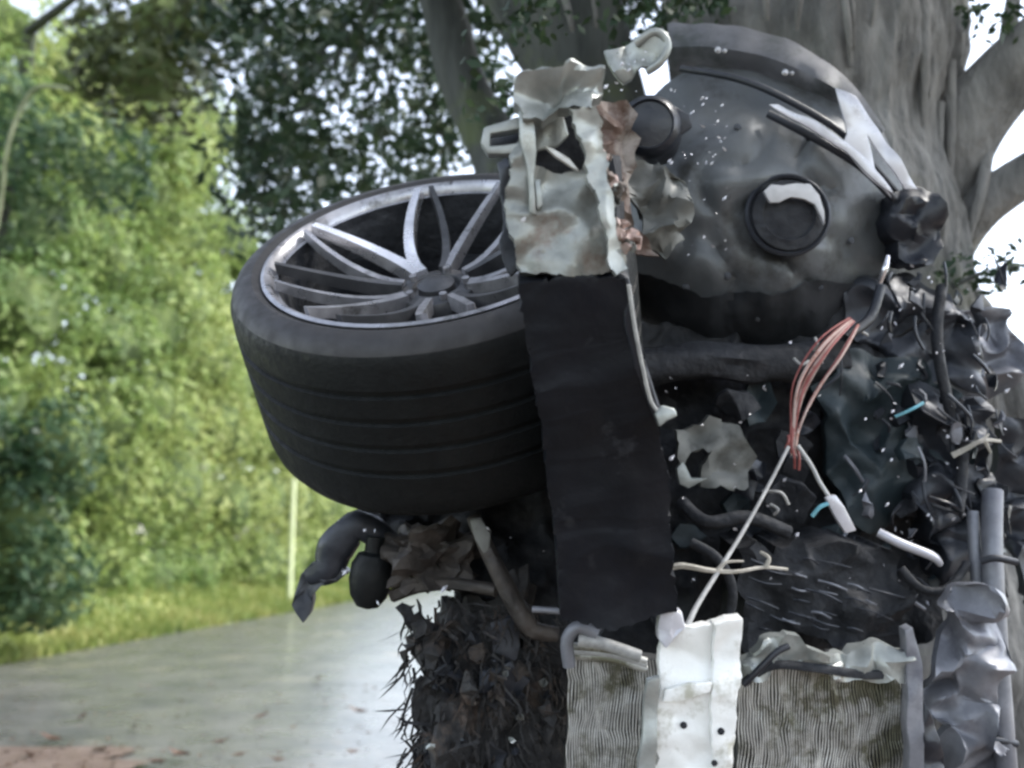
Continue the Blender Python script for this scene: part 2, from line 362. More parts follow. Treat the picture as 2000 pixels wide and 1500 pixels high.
# dark bush at the frame's left
def at(x, y, d): return P(x, y, d)
lumps = [(at(60, 1185, 11.0), Vector((.6, .45, .3))), (at(40, 1000, 11.0), Vector((.6, .5, .75))), (at(110, 880, 11.1), Vector((.5, .5, .6))), (at(70, 1120, 11.0), Vector((.65, .5, .45))), (at(-60, 900, 11), Vector((.6, .6, .8)))]
foliage_mass('dark_bush', 'dark blue-green leafy bush low at the left of the bank', 'bush', lumps, 2600, .13, M['leaf_bush'], M['hedge_core'], corefac=.5,
    trunk=([at(60, 1215, 11.2), at(60, 1050, 11.1), at(70, 950, 11.1)], [.06, .05, .03], M['darkbark']))
lumps = [(at(60, 330, 10.5), Vector((.8, .6, .6))), (at(190, 300, 10.6), Vector((.6, .5, .45))), (at(-40, 230, 10.5), Vector((.7, .6, .7))), (at(230, 370, 10.6), Vector((.4, .4, .3))), (at(20, 420, 10.4), Vector((.55, .5, .4)))]
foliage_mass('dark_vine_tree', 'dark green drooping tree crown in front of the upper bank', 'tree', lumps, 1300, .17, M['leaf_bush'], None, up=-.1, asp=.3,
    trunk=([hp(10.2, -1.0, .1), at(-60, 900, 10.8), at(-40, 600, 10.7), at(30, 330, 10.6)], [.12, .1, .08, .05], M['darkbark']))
lumps = [(at(290, 150, 9.0), Vector((.62, .6, .5))), (at(330, 60, 9.0), Vector((.7, .6, .6))), (at(210, 110, 9.1), Vector((.4, .5, .5))), (at(400, 20, 9.0), Vector((.5, .5, .5)))]  # dark foliage put where the bank only has a shadowed gap
foliage_mass('bank_gap_shade', 'very dark brownish foliage standing in for the shadowed gap at the top of the bank', 'tree', lumps, 1700, .12, M['leaf_gap_shade'], M['hedge_core'], corefac=.5, up=-.2,
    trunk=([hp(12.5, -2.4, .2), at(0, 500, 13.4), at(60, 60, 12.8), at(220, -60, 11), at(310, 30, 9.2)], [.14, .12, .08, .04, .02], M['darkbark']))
bm = bmesh.new(); tube_bm(bm, curve([at(-160, 1262, 9.9), at(-90, 850, 9.7), at(-6, 440, 9.6), at(12, 300, 9.5), at(40, 215, 9.5), at(75, 170, 9.4), at(140, 175, 9.3)], 6), .02, 8, jit=.2)
tag(finish(bm, 'bare_stem', M['stem'], org=at(2, 900, 9.6)*0), 'thin pale bare stem arching up at the left edge', 'stem')

# marker post
b0 = P(565, 1185, 19); b0.z = 0; root = empty('marker_post', b0); tag(root, 'thin pale yellow marker post standing in the far verge', 'post')
bm = bmesh.new(); tube_bm(bm, [b0-Vector((0, 0, .2)), b0+Vector((0, 0, 2.45))], .05, 10); finish(bm, 'shaft', M['post'], root, org=b0)
bm = bmesh.new(); tube_bm(bm, [b0+Vector((0, 0, 2.45)), b0+Vector((0, 0, 2.5))], .058, 10); finish(bm, 'cap', M['post'], root, org=b0)

# ------------------------------------------------------------------ the big tree behind the wreck
TB = P(1640, 1200, 3.35); TB.z = 0
tree = empty('big_tree', TB); tag(tree, 'big grey-barked tree with several leaning stems behind the wreck', 'tree')
def limb(name, pix, rad, m, n=20, k=6, flute=.12):
    bm = bmesh.new(); c = curve([P(*q) for q in pix], k); L = len(c); rr = []
    for i in range(L):
        t = i/(L-1)*(len(rad)-1); a = min(int(t), len(rad)-2); rr.append(rad[a]+(rad[a+1]-rad[a])*(t-a))
    tube_bm(bm, c, rr, n)
    for v in bm.verts:
        q = v.co; v.co = q + Vector((N(q, 2.5, 3)*.1, N(q, 2.5, 8)*.1, 0))*min(1, rr[0]*2.5) + Vector((N((q.x*9, q.y*9, q.z*.7)), N((q.x*9, q.y*9, q.z*.7), 1, 5), 0))*flute*.35*min(1, rr[0]*2.5)
    if n > 100:
        for v in bm.verts:
            q = v.co; e = Vector((q.x-c[0].x, q.y-c[0].y, 0)).normalized()
            rd = 1-2*abs(N((q.x*13, q.y*13, q.z*1.6+3)))
            v.co = q+e*(.016*rd+.012*N((q.x*30, q.y*30, q.z*7))+.009*(1-2*abs(N((q.x*42, q.y*42, q.z*11+5)))))
    return finish(bm, name, m, tree, org=TB, smooth=60)
limb('trunk', [(1720, 1900, 3.3), (1720, 1400, 3.3), (1690, 900, 3.3), (1625, 450, 3.3), (1590, 150, 3.35), (1575, -200, 3.5), (1580, -900, 3.9)], [.78, .6, .48, .42, .43, .44, .4], M['bark'], n=260, k=40)
limb('limb', [(1000, 420, 3.5), (970, 300, 3.6), (918, 180, 3.7), (865, 20, 3.8), (820, -150, 3.9), (700, -500, 4.2)], [.11, .095, .085, .08, .075, .06], M['darkbark'], flute=.05)
limb('limb', [(1300, 520, 3.3), (1190, 260, 3.3), (1110, 60, 3.4), (1040, -60, 3.5), (930, -300, 3.8)], [.12, .15, .2, .21, .18], M['darkbark'], flute=.1)
limb('limb', [(1780, 560, 3.2), (1850, 330, 3.15), (1930, 190, 3.1), (2060, 60, 3.0), (2250, -120, 2.9)], [.14, .13, .11, .1, .08], M['bark'], n=14, flute=.05)
limb('limb', [(1790, 620, 3.1), (1860, 480, 3.1), (1930, 400, 3.05), (2030, 330, 3.0), (2200, 230, 2.9)], [.12, .085, .07, .065, .05], M['bark'], n=14, flute=.05)
limb('limb', [(1950, 190, 3.1), (1968, 60, 3.1), (1985, -60, 3.1), (2000, -260, 3.1)], [.03, .028, .02, .015], M['bark'], n=8, flute=.0)
limb('limb', [(1875, 560, 3.0), (1885, 470, 3.0), (1915, 380, 3.0), (1930, 300, 3.05)], [.025, .02, .02, .02], M['bark'], n=8, flute=.0)
limb('limb', [(1920, 1900, 2.9), (1990, 1300, 2.95), (2030, 950, 3.0), (1990, 820, 3.0), (1930, 740, 3.05), (1880, 600, 3.1)], [.3, .2, .14, .13, .12, .08], M['bark'], n=20, flute=.08)
for x0, y0, x1, y1, r_ in ((1640, -60, 1662, 130, .012), (1655, -60, 1668, 100, .008), (1712, -80, 1700, 60, .01), (1858, 120, 1850, 420, .016), (1838, 200, 1815, 520, .014), (1560, -60, 1555, 60, .012), (1480, -80, 1500, 40, .012), (1800, -60, 1805, 260, .018), (1760, -40, 1752, 180, .013), (1300, -60, 1290, 60, .01), (1090, -40, 1120, 70, .012), (1150, -50, 1165, 60, .01)):
    dt = 2.83+((x0-1600)/330)**2*.3 if x0 > 1400 else 3.17
    limb('hanging_root', [(x0, y0, dt+.03), ((x0+x1)/2+4, (y0+y1)/2, dt), (x1, y1, dt+.02)], [r_, r_, r_*.5], M['bark'], n=8, k=8, flute=.05)
# crown: twigs with leaves, hanging left of the stems; overhead clumps added for shade
pts = []
def clump(c, r, n_):
    for _ in range(n_):
        d = rsph()*random.random()**.45
        pts.append((c+Vector((d.x*r, d.y*r, d.z*r*.8)), (d+Vector((0, 0, .3)))))
rs = random.Random(5)
for _ in range(150):      # left of the limbs, in view
    x = rs.uniform(395, 960); y = rs.uniform(-60, 420)
    if x < 480 and y > 150: continue
    clump(P(x, y, rs.uniform(4.6, 7.0)), rs.uniform(.14, .34), rs.randint(20, 46))
for _ in range(70):
    clump(P(rs.uniform(470, 960), rs.uniform(-40, 430), rs.uniform(6.0, 8.5)), rs.uniform(.3, .5), rs.randint(26, 50))
for _ in range(22):
    clump(P(rs.uniform(465, 600), rs.uniform(240, 460), rs.uniform(5.5, 7.5)), rs.uniform(.2, .34), rs.randint(26, 50))
for _ in range(34):
    clump(P(rs.uniform(1000, 1420), rs.uniform(-60, 60), rs.uniform(3.9, 5)), rs.uniform(.12, .25), rs.randint(10, 26))
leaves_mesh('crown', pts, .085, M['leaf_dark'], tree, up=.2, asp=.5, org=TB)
pts = []
for _ in range(46):       # sprays hanging in front of the limbs at the top
    q = rs.choice([(1185, 1345, -30, 95), (985, 1110, -30, 70), (1290, 1420, -30, 45), (935, 1000, 60, 240), (1880, 2000, -30, 60)])
    clump(P(rs.uniform(q[0], q[1]), rs.uniform(q[2], q[3]), rs.uniform(2.75, 3.1)), rs.uniform(.05, .1), rs.randint(8, 18))
leaves_mesh('crown', pts, .04, M['leaf_dark'], tree, up=.2, asp=.5, org=TB)
pts = []
def inview(p):
    q = p-CAM; d = q.dot(FW)
    return d > 0 and abs(q.x/d*F) < 1250 and -q.dot(UP)/d*F > -1150
for _ in range(420):      # unseen crown added overhead and behind the camera to shade the wreck
    cp = Vector((rs.uniform(-2.2, 4.6), rs.uniform(-5.0, 7.0), rs.uniform(3.9, 6.2)))
    if inview(cp): continue
    clump(cp, rs.uniform(.4, .8), rs.randint(22, 40))
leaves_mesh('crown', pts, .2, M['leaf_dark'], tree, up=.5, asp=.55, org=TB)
for i in range(16):
    x = 470+i*32; y0 = rs.uniform(-50, 60)
    bm = bmesh.new(); d = rs.uniform(5, 6.4)
    tube_bm(bm, curve([P(880, -120, 4.6), P((x+880)/2, y0, d), P(x, y0+rs.uniform(120, 330), d+.2)], 5), [.02-.0015*q for q in range(11)], 6)
    finish(bm, 'branch', M['darkbark'], tree, org=TB)
# a bush tuft beside the wreck
lumps = [(P(1900, 530, 2.75), Vector((.1, .1, .06))), (P(1960, 545, 2.8), Vector((.09, .1, .05))), (P(1985, 500, 2.8), Vector((.07, .08, .05)))]
foliage_mass('leafy_sprig', 'dark leafy sprig sprouting from the trunk against the white sky', 'sprig', lumps, 9000, .035, M['leaf_dark'], None,
    trunk=([P(1860, 560, 2.8), P(1910, 535, 2.8), P(1990, 520, 2.85)], [.008, .006, .004], M['darkbark']))

# ------------------------------------------------------------------ the wreck
W0 = Vector((.35, 2.25, 0)); wreck = empty('wrecked_car', W0); finish.org = W0
tag(wreck, 'smashed dark car wreck standing against the tree with one wheel torn upwards', 'car')

# -- wheel
WC = P(836, 474, 1.85)
nx = (RT*-.13 + UP*.84 - FW*.53).normalized()
RO = .362; WS = .386/.362   # profile drawn at 0.362 m radius
prof = []
def arc(c, r, a0, a1, k): return [(c[0]+r*math.cos(R(a0+(a1-a0)*i/k)), c[1]+r*math.sin(R(a0+(a1-a0)*i/k))) for i in range(k+1)]
# outer bead -> sidewall -> shoulder -> tread with grooves -> inner side
prof = [(.292, -.022), (.298, -.006), (.312, .002), (.328, .0), (.343, -.010)]
prof += [(.352, -.022), (.359, -.038)]
gz = [-.085, -.135, -.185, -.235]
for g in gz:
    prof += [(RO, g+.0075), (RO-.006, g+.005), (RO-.006, g-.005), (RO, g-.0075)]
prof += [(.361, -.29), (.357, -.312), (.345, -.333), (.325, -.345), (.30, -.34), (.292, -.30)]
wheel = lathe('wheel', [(.292, -.012), (.297, -.002), (.291, .001), (.283, -.004), (.276, -.02), (.268, -.05), (.262, -.12), (.262, -.27), (.285, -.295), (.292, -.30), (.288, -.30), (.27, -.296), (.272, -.02)], WC, nx, M['alloy'], wreck, n=80, close=True, sc=WS)
wheel.data.materials.append(M['blackm'])
for p_ in wheel.data.polygons:
    c = Vector(p_.center)+W0-WC; h = c.dot(nx)
    if h < -.03*WS: p_.material_index = 1
ty = lathe('tyre', prof, WC, nx, M['rubber'], wheel, n=96, close=True, sc=WS)
ty.data.materials.append(M['sidewall'])
for p_ in ty.data.polygons:
    c = Vector(p_.center)+W0-WC; h = c.dot(nx); rr = (c-nx*h).length
    if h > -.028*WS and rr < .3575*WS: p_.material_index = 1
u = (RT-nx*RT.dot(nx)).normalized(); v = nx.cross(u)
HUBZ = -.1
def wp(r, a, h): return WC+(nx*h+(u*math.cos(a)+v*math.sin(a))*r)*WS
def bar(name, secs, m, parent):
    """secs: (centre, side vector half-width, nx half-thickness)"""
    bm = bmesh.new(); rings = []
    for c, sv, th in secs:
        t = nx*th
        rings.append([bm.verts.new(c-sv-t), bm.verts.new(c-sv*.75+t), bm.verts.new(c+sv*.75+t), bm.verts.new(c+sv-t)])
    for A, B in zip(rings, rings[1:]):
        for j in range(4): bm.faces.new((A[j], A[(j+1) % 4], B[(j+1) % 4], B[j]))
    bm.faces.new(rings[0][::-1]); bm.faces.new(rings[-1])
    bmesh.ops.bevel(bm, geom=[e for e in bm.edges if e.calc_face_angle(0) > .5], offset=.0022, segments=2, affect='EDGES', clamp_overlap=True)
    return finish(bm, name, m, parent)
NS = 8
for k in range(NS):
    a = R(123)+2*math.pi*k/NS
    for sgn in (-1, 1):
        secs = []
        for i in range(9):
            t = i/8; r = .062+t*.212; aa = a+sgn*(.05+(.38 if k == 0 else .21)*max(0, t-.1)/.9); h = HUBZ+.01+(.084)*t**1.5
            p = wp(r, aa, h); tang = (-u*math.sin(aa)+v*math.cos(aa))
            secs.append((p, tang*(.0115-.0045*t)*(1.5 if k == 0 else 1), .014-.004*t))
        bar('spoke', secs, M['chrome'] if k == 0 else M['alloy'] if (k*2+(sgn > 0)) % 3 else M['darkalloy'], wheel)
lathe('hub', [(.078, HUBZ-.05), (.08, HUBZ-.005), (.07, HUBZ+.012), (.045, HUBZ+.016), (.04, HUBZ+.006), (.034, HUBZ+.005), (.034, HUBZ+.02), (.02, HUBZ+.026), (0.0005, HUBZ+.027)], WC, nx, M['darkalloy'], wheel, n=40, sc=WS)
for k in range(5):
    a = 2*math.pi*k/5; p = wp(.055, a, HUBZ+.014)
    bm = bmesh.new(); tube_bm(bm, [p, p+nx*.012], .008, 6); finish(bm, 'lug_bolt', M['alloy'], wheel)
lathe('brake_disc', [(.05, -.17), (.235, -.17), (.235, -.195), (.05, -.195)], WC, nx, M['blackm'], wheel, n=64, sc=WS)
bm = bmesh.new()
sec = []
for i in range(9):
    aa = .5+i*.12; sec.append([wp(.13, aa, -.13), wp(.225, aa, -.13), wp(.225, aa, -.21), wp(.13, aa, -.21)])
rings = [[bm.verts.new(q) for q in s_] for s_ in sec]
for A, B in zip(rings, rings[1:]):
    for j in range(4): bm.faces.new((A[j], A[(j+1) % 4], B[(j+1) % 4], B[j]))
bm.faces.new(rings[0][::-1]); bm.faces.new(rings[-1]); finish(bm, 'brake_caliper', M['blackm'], wheel)
lathe('axle', [(.06, -.19), (.06, -.32), (.035, -.34), (.035, -.5)], WC, nx, M['brownm'], wheel, n=24, sc=WS)

# -- engine bay mass behind everything (dark hull down to the ground)
def hull(name, c, r, m, amp=.35, sub=4, sc=2.2, parent=wreck, boxy=.55):
    bm = bmesh.new(); g = bmesh.ops.create_icosphere(bm, subdivisions=sub, radius=1)
    for vtx in bm.verts:
        d = vtx.co.copy(); q = Vector([math.copysign(abs(x)**boxy, x) for x in d])
        k_ = 1+amp*N(d, sc, 4)+amp*.4*N(d, sc*3, 9)
        vtx.co = c+Vector((q.x*r.x, q.y*r.y, q.z*r.z))*k_
        vtx.co.z = max(vtx.co.z, .004)
    return finish(bm, name, m, parent, smooth=30)
hull('engine_bay', Vector((.42, 2.52, .72)), Vector((.36, .22, .62)), M['blackm'], .2)
hull('lower_body', Vector((.45, 2.28, .32)), Vector((.5, .4, .34)), M['blackm'], .15)
# -- inner wing dome
bm = bmesh.new(); rings = []
cx, cy = 1485, 430
def dome(px, py):
    ex = (px-cx)/285; ey = (py-cy)/320; r2 = ex*ex+ey*ey
    return 2.06+.17*r2**1.4+.13*max(0, ey-.05)**1.8+.035*N((px/160, py/160, 0), 1, 2)+.014*N((px/60, py/60, 0), 1, 7)+.02*(1-2*abs(N((px/130, py/110, 4), 1, 3)))**3-.02*math.exp(-((px-1290)**2+(py-440)**2)/6000)
nr_, na = 26, 72
cv = bm.verts.new(P(cx, cy, dome(cx, cy)))
for i in range(1, nr_+1):
    ring = []
    for j in range(na):
        a = 2*math.pi*j/na; rr = i/nr_*(1+.05*N((math.cos(a)*2, math.sin(a)*2, 5)))
        px = cx+285*rr*math.cos(a); py = cy+(320 if math.sin(a) > 0 else 338)*rr*math.sin(a)
        if px < 1225: px = 1225+(px-1225)*.35
        ring.append(bm.verts.new(P(px, py, dome(px, py))))
    rings.append(ring)
for j in range(na): bm.faces.new((cv, rings[0][j], rings[0][(j+1) % na]))
for A, B in zip(rings, rings[1:]):
    for j in range(na): bm.faces.new((A[j], B[j], B[(j+1) % na], A[(j+1) % na]))
bmesh.ops.solidify(bm, geom=bm.faces[:], thickness=-.008)
wing = finish(bm, 'inner_wing', M['grey'], wreck, smooth=45)
# port with black cap, its highlight built as a pale plate
pc = P(1540, 418, 2.05); pa = (-FW+UP*.12-RT*.05).normalized()
lathe('port_ring', [(.08, -.03), (.089, -.012), (.089, -.004), (.084, .0), (.079, -.004), (.078, -.03)], pc, pa, M['greyd'], wing, n=48, close=True)
lathe('port_cap', [(.079, -.03), (.079, -.006), (.074, .004), (.055, .009), (.05, .003), (.03, .006), (.0005, .008)], pc-UP*.003, pa, M['blackm'], wing, n=48)
plate('port_highlight', [(1493, 374), (1506, 361), (1530, 364), (1556, 358), (1582, 358), (1602, 380), (1611, 412), (1612, 440), (1602, 420), (1592, 398), (1572, 388), (1545, 387), (1522, 396), (1504, 396)], 2.022, .012, M['tab'], wing, crumple=.008, cuts=3, cs=12, bev=.002)
for x, y in ((1330, 420), (1420, 540), (1600, 560), (1660, 470), (1440, 250), (1580, 270), (1340, 560), (1480, 620)):
    bolt('bolt', x, y, dome(x, y)-.001, .006, M['greyd'], wing, h=.007)
# arch band with clips
def band(name, pix, wpx, thick, m, parent=wreck, lift=0, seed=0):
    bm = bmesh.new(); c = curve([Vector(q) for q in pix], 6); rings = []
    for i, q in enumerate(c):
        t = (c[min(i+1, len(c)-1)]-c[max(i-1, 0)]); t.z = 0; t.normalize(); n_ = Vector((-t.y, t.x, 0))
        ww = wpx*(1+.12*N((i*.4, seed, 0)))*(1-.75*max(0, i/(len(c)-1)-.45)/.55)
        ring = []
        for k in range(5):
            o = (k/4-.5)*ww; dd = q.z-.05*math.cos((k/4-.5)*math.pi)*(ww/90)+lift
            ring.append(bm.verts.new(P(q.x+n_.x*o, q.y+n_.y*o, dd+.01*N((q.x/50, k, seed)))))
        rings.append(ring)
    for A, B in zip(rings, rings[1:]):
        for k in range(4): bm.faces.new((A[k], A[k+1], B[k+1], B[k]))
    bmesh.ops.solidify(bm, geom=bm.faces[:], thickness=thick)
    return finish(bm, name, m, parent, smooth=50)
ab = band('arch_band', [(1305, 92, 2.3), (1390, 92, 2.26), (1500, 112, 2.23), (1600, 155, 2.2), (1660, 195, 2.19), (1720, 262, 2.2)], 92, .006, M['bandgrey'])
for x, y in ((1402, 98), (1533, 142)):
    bolt('clip', x, y, 2.175, .005, M['alloy'], ab)
    bolt('clip', x+13, y+2, 2.175, .0035, M['alloy'], ab)
pipe('arch_seam', [(1330, 134, 2.2), (1440, 154, 2.13), (1540, 196, 2.09), (1650, 265, 2.09), (1750, 375, 2.13)], .008, M['black'], wreck)
pipe('arch_seam', [(1500, 222, 2.11), (1600, 275, 2.08), (1680, 325, 2.08), (1745, 388, 2.1)], .009, M['black'], wreck)
# torn silver wing edge: two fingers of sheet
plate('silver_wing_edge', [(1632, 176), (1668, 190), (1715, 255), (1752, 315), (1788, 372), (1764, 372), (1726, 318), (1692, 268), (1712, 345), (1742, 388), (1700, 352), (1640, 292), (1652, 262), (1640, 225)], 2.06, .006, M['silver'], wreck, crumple=.02, cuts=2, cs=8, bev=.001)
plate('silver_wing_edge', [(1500, 206), (1520, 204), (1590, 238), (1655, 282), (1700, 318), (1745, 380), (1728, 372), (1650, 298), (1580, 252)], 2.05, .006, M['silver'], wreck, crumple=.012, cuts=2, cs=8, bev=.001)
plate('crushed_bracket', [(1735, 378), (1790, 368), (1832, 372), (1842, 440), (1835, 500), (1800, 525), (1762, 505), (1740, 450)], 2.12, .09, M['black'], wreck, crumple=.05, cuts=3, cs=14)
# black rubber mount and its frills
mc_ = P(1268, 246, 2.0); ma = (-FW-RT*.15).normalized()
mt = lathe('rubber_mount', [(.066, -.1), (.066, -.01), (.06, .01), (.05, .02), (.046, .012), (.03, .014), (.0005, .02)], mc_, ma, M['black'], wreck, n=40)
plate('mount_bracket', [(1300, 195), (1345, 225), (1352, 250), (1330, 265), (1300, 300)], 2.0, .02, M['black'], wreck, crumple=.01)
plate('rusty_backing', [(1160, 215), (1225, 200), (1240, 300), (1225, 400), (1260, 470), (1290, 500), (1215, 510), (1190, 420), (1170, 320)], 1.93, .02, M['rust'], wreck, crumple=.05, cuts=3, cs=12, rag=10, bev=0)
plate('crumpled_bracket', [(1180, 100), (1240, 80), (1265, 65), (1300, 80), (1302, 100), (1275, 140), (1210, 158), (1192, 140)], 2.05, .015, M['beige2'], wreck, crumple=.06, cuts=3, cs=10)
pipe('bracket_loop', [(1240, 85, 2.03), (1280, 62, 2.02), (1304, 85, 2.02), (1290, 120, 2.02), (1262, 140, 2.03)], .009, M['beige2'], wreck)
# olive lump between the rail and the wing
plate('torn_liner', [(1225, 330), (1280, 300), (1330, 340), (1350, 420), (1335, 480), (1290, 500), (1250, 460), (1225, 410)], 1.98, .02, M['tan'], wreck, crumple=.07, cuts=4, cs=12, rag=9, bev=0)

bm = bmesh.new(); rows = []  # dark sheet laid over the wing's lower half to stand for its shade
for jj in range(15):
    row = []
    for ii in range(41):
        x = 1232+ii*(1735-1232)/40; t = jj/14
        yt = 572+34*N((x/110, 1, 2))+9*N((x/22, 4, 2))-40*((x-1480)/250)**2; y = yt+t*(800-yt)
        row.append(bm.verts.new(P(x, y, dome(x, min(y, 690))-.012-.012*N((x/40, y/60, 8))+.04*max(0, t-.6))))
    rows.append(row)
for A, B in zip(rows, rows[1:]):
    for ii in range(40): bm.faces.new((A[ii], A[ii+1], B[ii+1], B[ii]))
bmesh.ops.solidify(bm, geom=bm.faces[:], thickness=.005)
finish(bm, 'wing_shade_sheet', M['wing_shade'], wreck, smooth=50)
plate('arch_liner', [(690, 985, 2.1), (880, 900, 2.14), (1110, 860, 2.14), (1112, 1250, 2.0), (960, 1180, 2.02), (880, 1150, 2.04), (800, 1095, 2.06), (735, 1030, 2.08)], 2.1, .03, M['blackm'], wreck, crumple=.06, cuts=4, cs=9, bev=0)
# -- chassis rail: pale torn upper part
d0 = 1.41
rail = plate('chassis_rail', [(990, 305), (1022, 262), (1040, 330), (1095, 345), (1140, 330), (1165, 300), (1192, 385), (1224, 528), (1130, 540), (1020, 535), (1000, 470), (984, 385)], d0, .04, M['beige'], wreck, crumple=.035, cuts=5, cs=9, bev=.001, rag=4)
plate('rail_end', [(1012, 158), (1062, 140), (1120, 131), (1170, 140), (1182, 180), (1160, 222), (1098, 218), (1060, 230), (1022, 226)], d0-.03, .05, M['beige2'], rail, crumple=.045, cuts=5, cs=14, bev=.001, rag=4)
plate('rail_flange', [(1118, 216), (1166, 208), (1172, 290), (1196, 380), (1226, 524), (1200, 530), (1168, 420), (1140, 312)], d0-.035, .025, M['beige2'], rail, crumple=.03, cuts=5, cs=12, bev=.001, rag=4)
plate('rail_flange', [(1012, 215), (1040, 222), (1046, 300), (1040, 350), (1050, 420), (1036, 415), (1026, 330), (1012, 270)], d0-.02, .03, M['beige2'], rail, crumple=.012, cuts=2, cs=9)
plate('rail_inner_wall', [(1020, 210), (1160, 205), (1165, 345), (1030, 350)], d0+.055, .01, M['blackm'], rail, crumple=.02, cuts=2)
plate('rail_web', [(1042, 222), (1104, 220), (1112, 262), (1088, 286), (1050, 300)], d0+.03, .01, M['beige'], rail, crumple=.02, cuts=2)
plate('torn_lip', [(1062, 285), (1080, 290), (1112, 310), (1130, 335), (1118, 328), (1085, 305)], d0-.01, .012, M['white'], rail, crumple=.006, bev=.001)
plate('torn_lip', [(1044, 352), (1054, 350), (1060, 400), (1050, 408)], d0-.02, .012, M['beige2'], rail, crumple=.004, bev=.001)
# loop tab left
def frame4(name, a, wpx, m, parent, d):
    bm = bmesh.new()
    c = [P(*q, d) for q in a]; c.append(c[0]); c2 = c[:-1]
    tube_bm(bm, [c2[0], c2[1]], .008, 8); tube_bm(bm, [c2[1], c2[2]], .007, 8); tube_bm(bm, [c2[2], c2[3]], .009, 8); tube_bm(bm, [c2[3], c2[0]], .008, 8)
    return finish(bm, name, m, parent)
tb = plate('rail_tab', [(945, 250), (1012, 228), (1014, 252), (958, 262), (958, 286), (1012, 280), (1014, 300), (955, 300), (940, 280)], d0-.01, .03, M['beige2'], rail, crumple=.008, cuts=2, bev=.002)
plate('tab_back', [(950, 255), (1015, 245), (1015, 300), (955, 296)], d0+.05, .01, M['black'], rail)
plate('rail_side', [(965, 320), (1000, 300), (1012, 400), (1030, 520), (1000, 540), (975, 480), (985, 400)], d0+.06, .02, M['greyd'], rail, crumple=.03, cuts=3)
for x, y, r in ((1020, 428, .0055), (1150, 476, .006), (1062, 492, .004), (1040, 180, .003), (1150, 170, .0035), (1185, 470, .004)):
    bolt('bolt', x, y, d0-.008, r, M['alloy'] if r > .005 else M['beige'], rail, h=.005)
# torn, pinkish, rusty flakes along the rail edge
for i in range(26):
    t = random.random(); x = 1165+58*t+random.uniform(-6, 26); y = 290+215*t+random.uniform(-25, 25); s = random.uniform(6, 20)
    a = random.uniform(0, 3); 
    plate('torn_flake', [(x+s*math.cos(a+q)*random.uniform(.5, 1.2), y+s*math.sin(a+q)*random.uniform(.5, 1.2), d0+random.uniform(-.03, .03)) for q in (0, 1.3, 2.6, 4.1, 5.2)], d0, .004, random.choice([M['pink'], M['beige2'], M['rust'], M['pink']]), rail, crumple=.01, cuts=1, bev=0)
# inner wall of the rail, running back to the bulkhead and the inner wing
plate('rail_side_wall', [(1196, 560, 1.53), (1196, 300, 1.55), (1215, 320, 2.05), (1222, 640, 2.3), (1240, 1150, 2.35), (1240, 1180, 1.72), (1215, 900, 1.63), (1200, 700, 1.57)], 1.8, .01, M['blackm'], wreck, crumple=.012, cuts=3, cs=6, bev=0)
# black lower rail
br = plate('crash_box', [(1010, 548, 1.415), (1100, 536, 1.41), (1222, 534, 1.41), (1240, 640, 1.43), (1262, 740, 1.46), (1292, 840, 1.5), (1312, 980, 1.54), (1318, 1190, 1.6), (1200, 1216, 1.6), (1092, 1190, 1.6), (1080, 1000, 1.545), (1052, 800, 1.485), (1026, 650, 1.44)], d0, .09, M['panel'], wreck, crumple=.026, cuts=5, cs=5, bev=.002, rag=4)
plate('crash_box_flange', [(1206, 530, 1.4), (1230, 545, 1.4), (1252, 690, 1.43), (1292, 815, 1.475), (1280, 825, 1.48), (1240, 720, 1.44), (1222, 640, 1.42)], d0, .05, M['black'], br, crumple=.01, cuts=2)
pipe('edge_cable', [(1228, 556, 1.39), (1240, 640, 1.41), (1256, 720, 1.435), (1272, 785, 1.46), (1295, 812, 1.465)], .003, M['cable'], br)
plate('cable_clip', [(1278, 806), (1292, 790), (1318, 798), (1322, 812), (1300, 822), (1288, 834)], 1.46, .015, M['beige2'], br, crumple=.01)
for x, y in ((1078, 650), (1066, 590), (1180, 560), (1108, 548), (1190, 548)):
    bolt('bolt', x, y, 1.41+(y-548)*.00025-.003, random.uniform(.0028, .004), M['alloy'], br, h=.004)

# -- middle, dark: cross member, panels, wires
pipe('cross_member', [(1240, 720, 2.05), (1380, 705, 2.06), (1500, 712, 2.08), (1640, 690, 2.12)], [.045, .038, .04, .045], M['blackm'], wreck, n=16, jit=.45)
plate('bulkhead', [(1230, 620), (1500, 640), (1760, 560), (1850, 640), (1850, 1000), (1820, 1240), (1450, 1270), (1260, 1230)], 2.22, .05, M['blackm'], wreck, crumple=.1, cuts=5, cs=5, bev=0)
plate('grey_panel', [(1318, 835), (1392, 815), (1450, 830), (1472, 885), (1466, 945), (1420, 962), (1372, 948), (1362, 912), (1392, 880), (1345, 888), (1322, 915)], 2.0, .03, M['tan'], wreck, crumple=.04, cuts=3, cs=10, rag=5, bev=.001)
plate('panel_tooth', [(1320, 915), (1335, 900), (1350, 935), (1385, 935), (1345, 955), (1325, 945)], 1.98, .02, M['beige2'], wreck, crumple=.01)
plate('teal_panel', [(1590, 760), (1660, 700), (1790, 700), (1850, 780), (1830, 960), (1700, 1030), (1620, 960)], 2.12, .03, M['teal'], wreck, crumple=.09, cuts=4, cs=7)
plate('dented_panel', [(1650, 560), (1740, 520), (1850, 560), (1900, 640), (1890, 760), (1790, 740), (1700, 690), (1640, 640)], 2.2, .03, M['greyd'], wreck, crumple=.09, cuts=4, cs=8)
plate('dented_panel', [(1850, 590), (1950, 600), (1990, 680), (1960, 760), (1890, 780), (1850, 720)], 2.4, .04, M['bluegrey'], wreck, crumple=.1, cuts=4, cs=8)
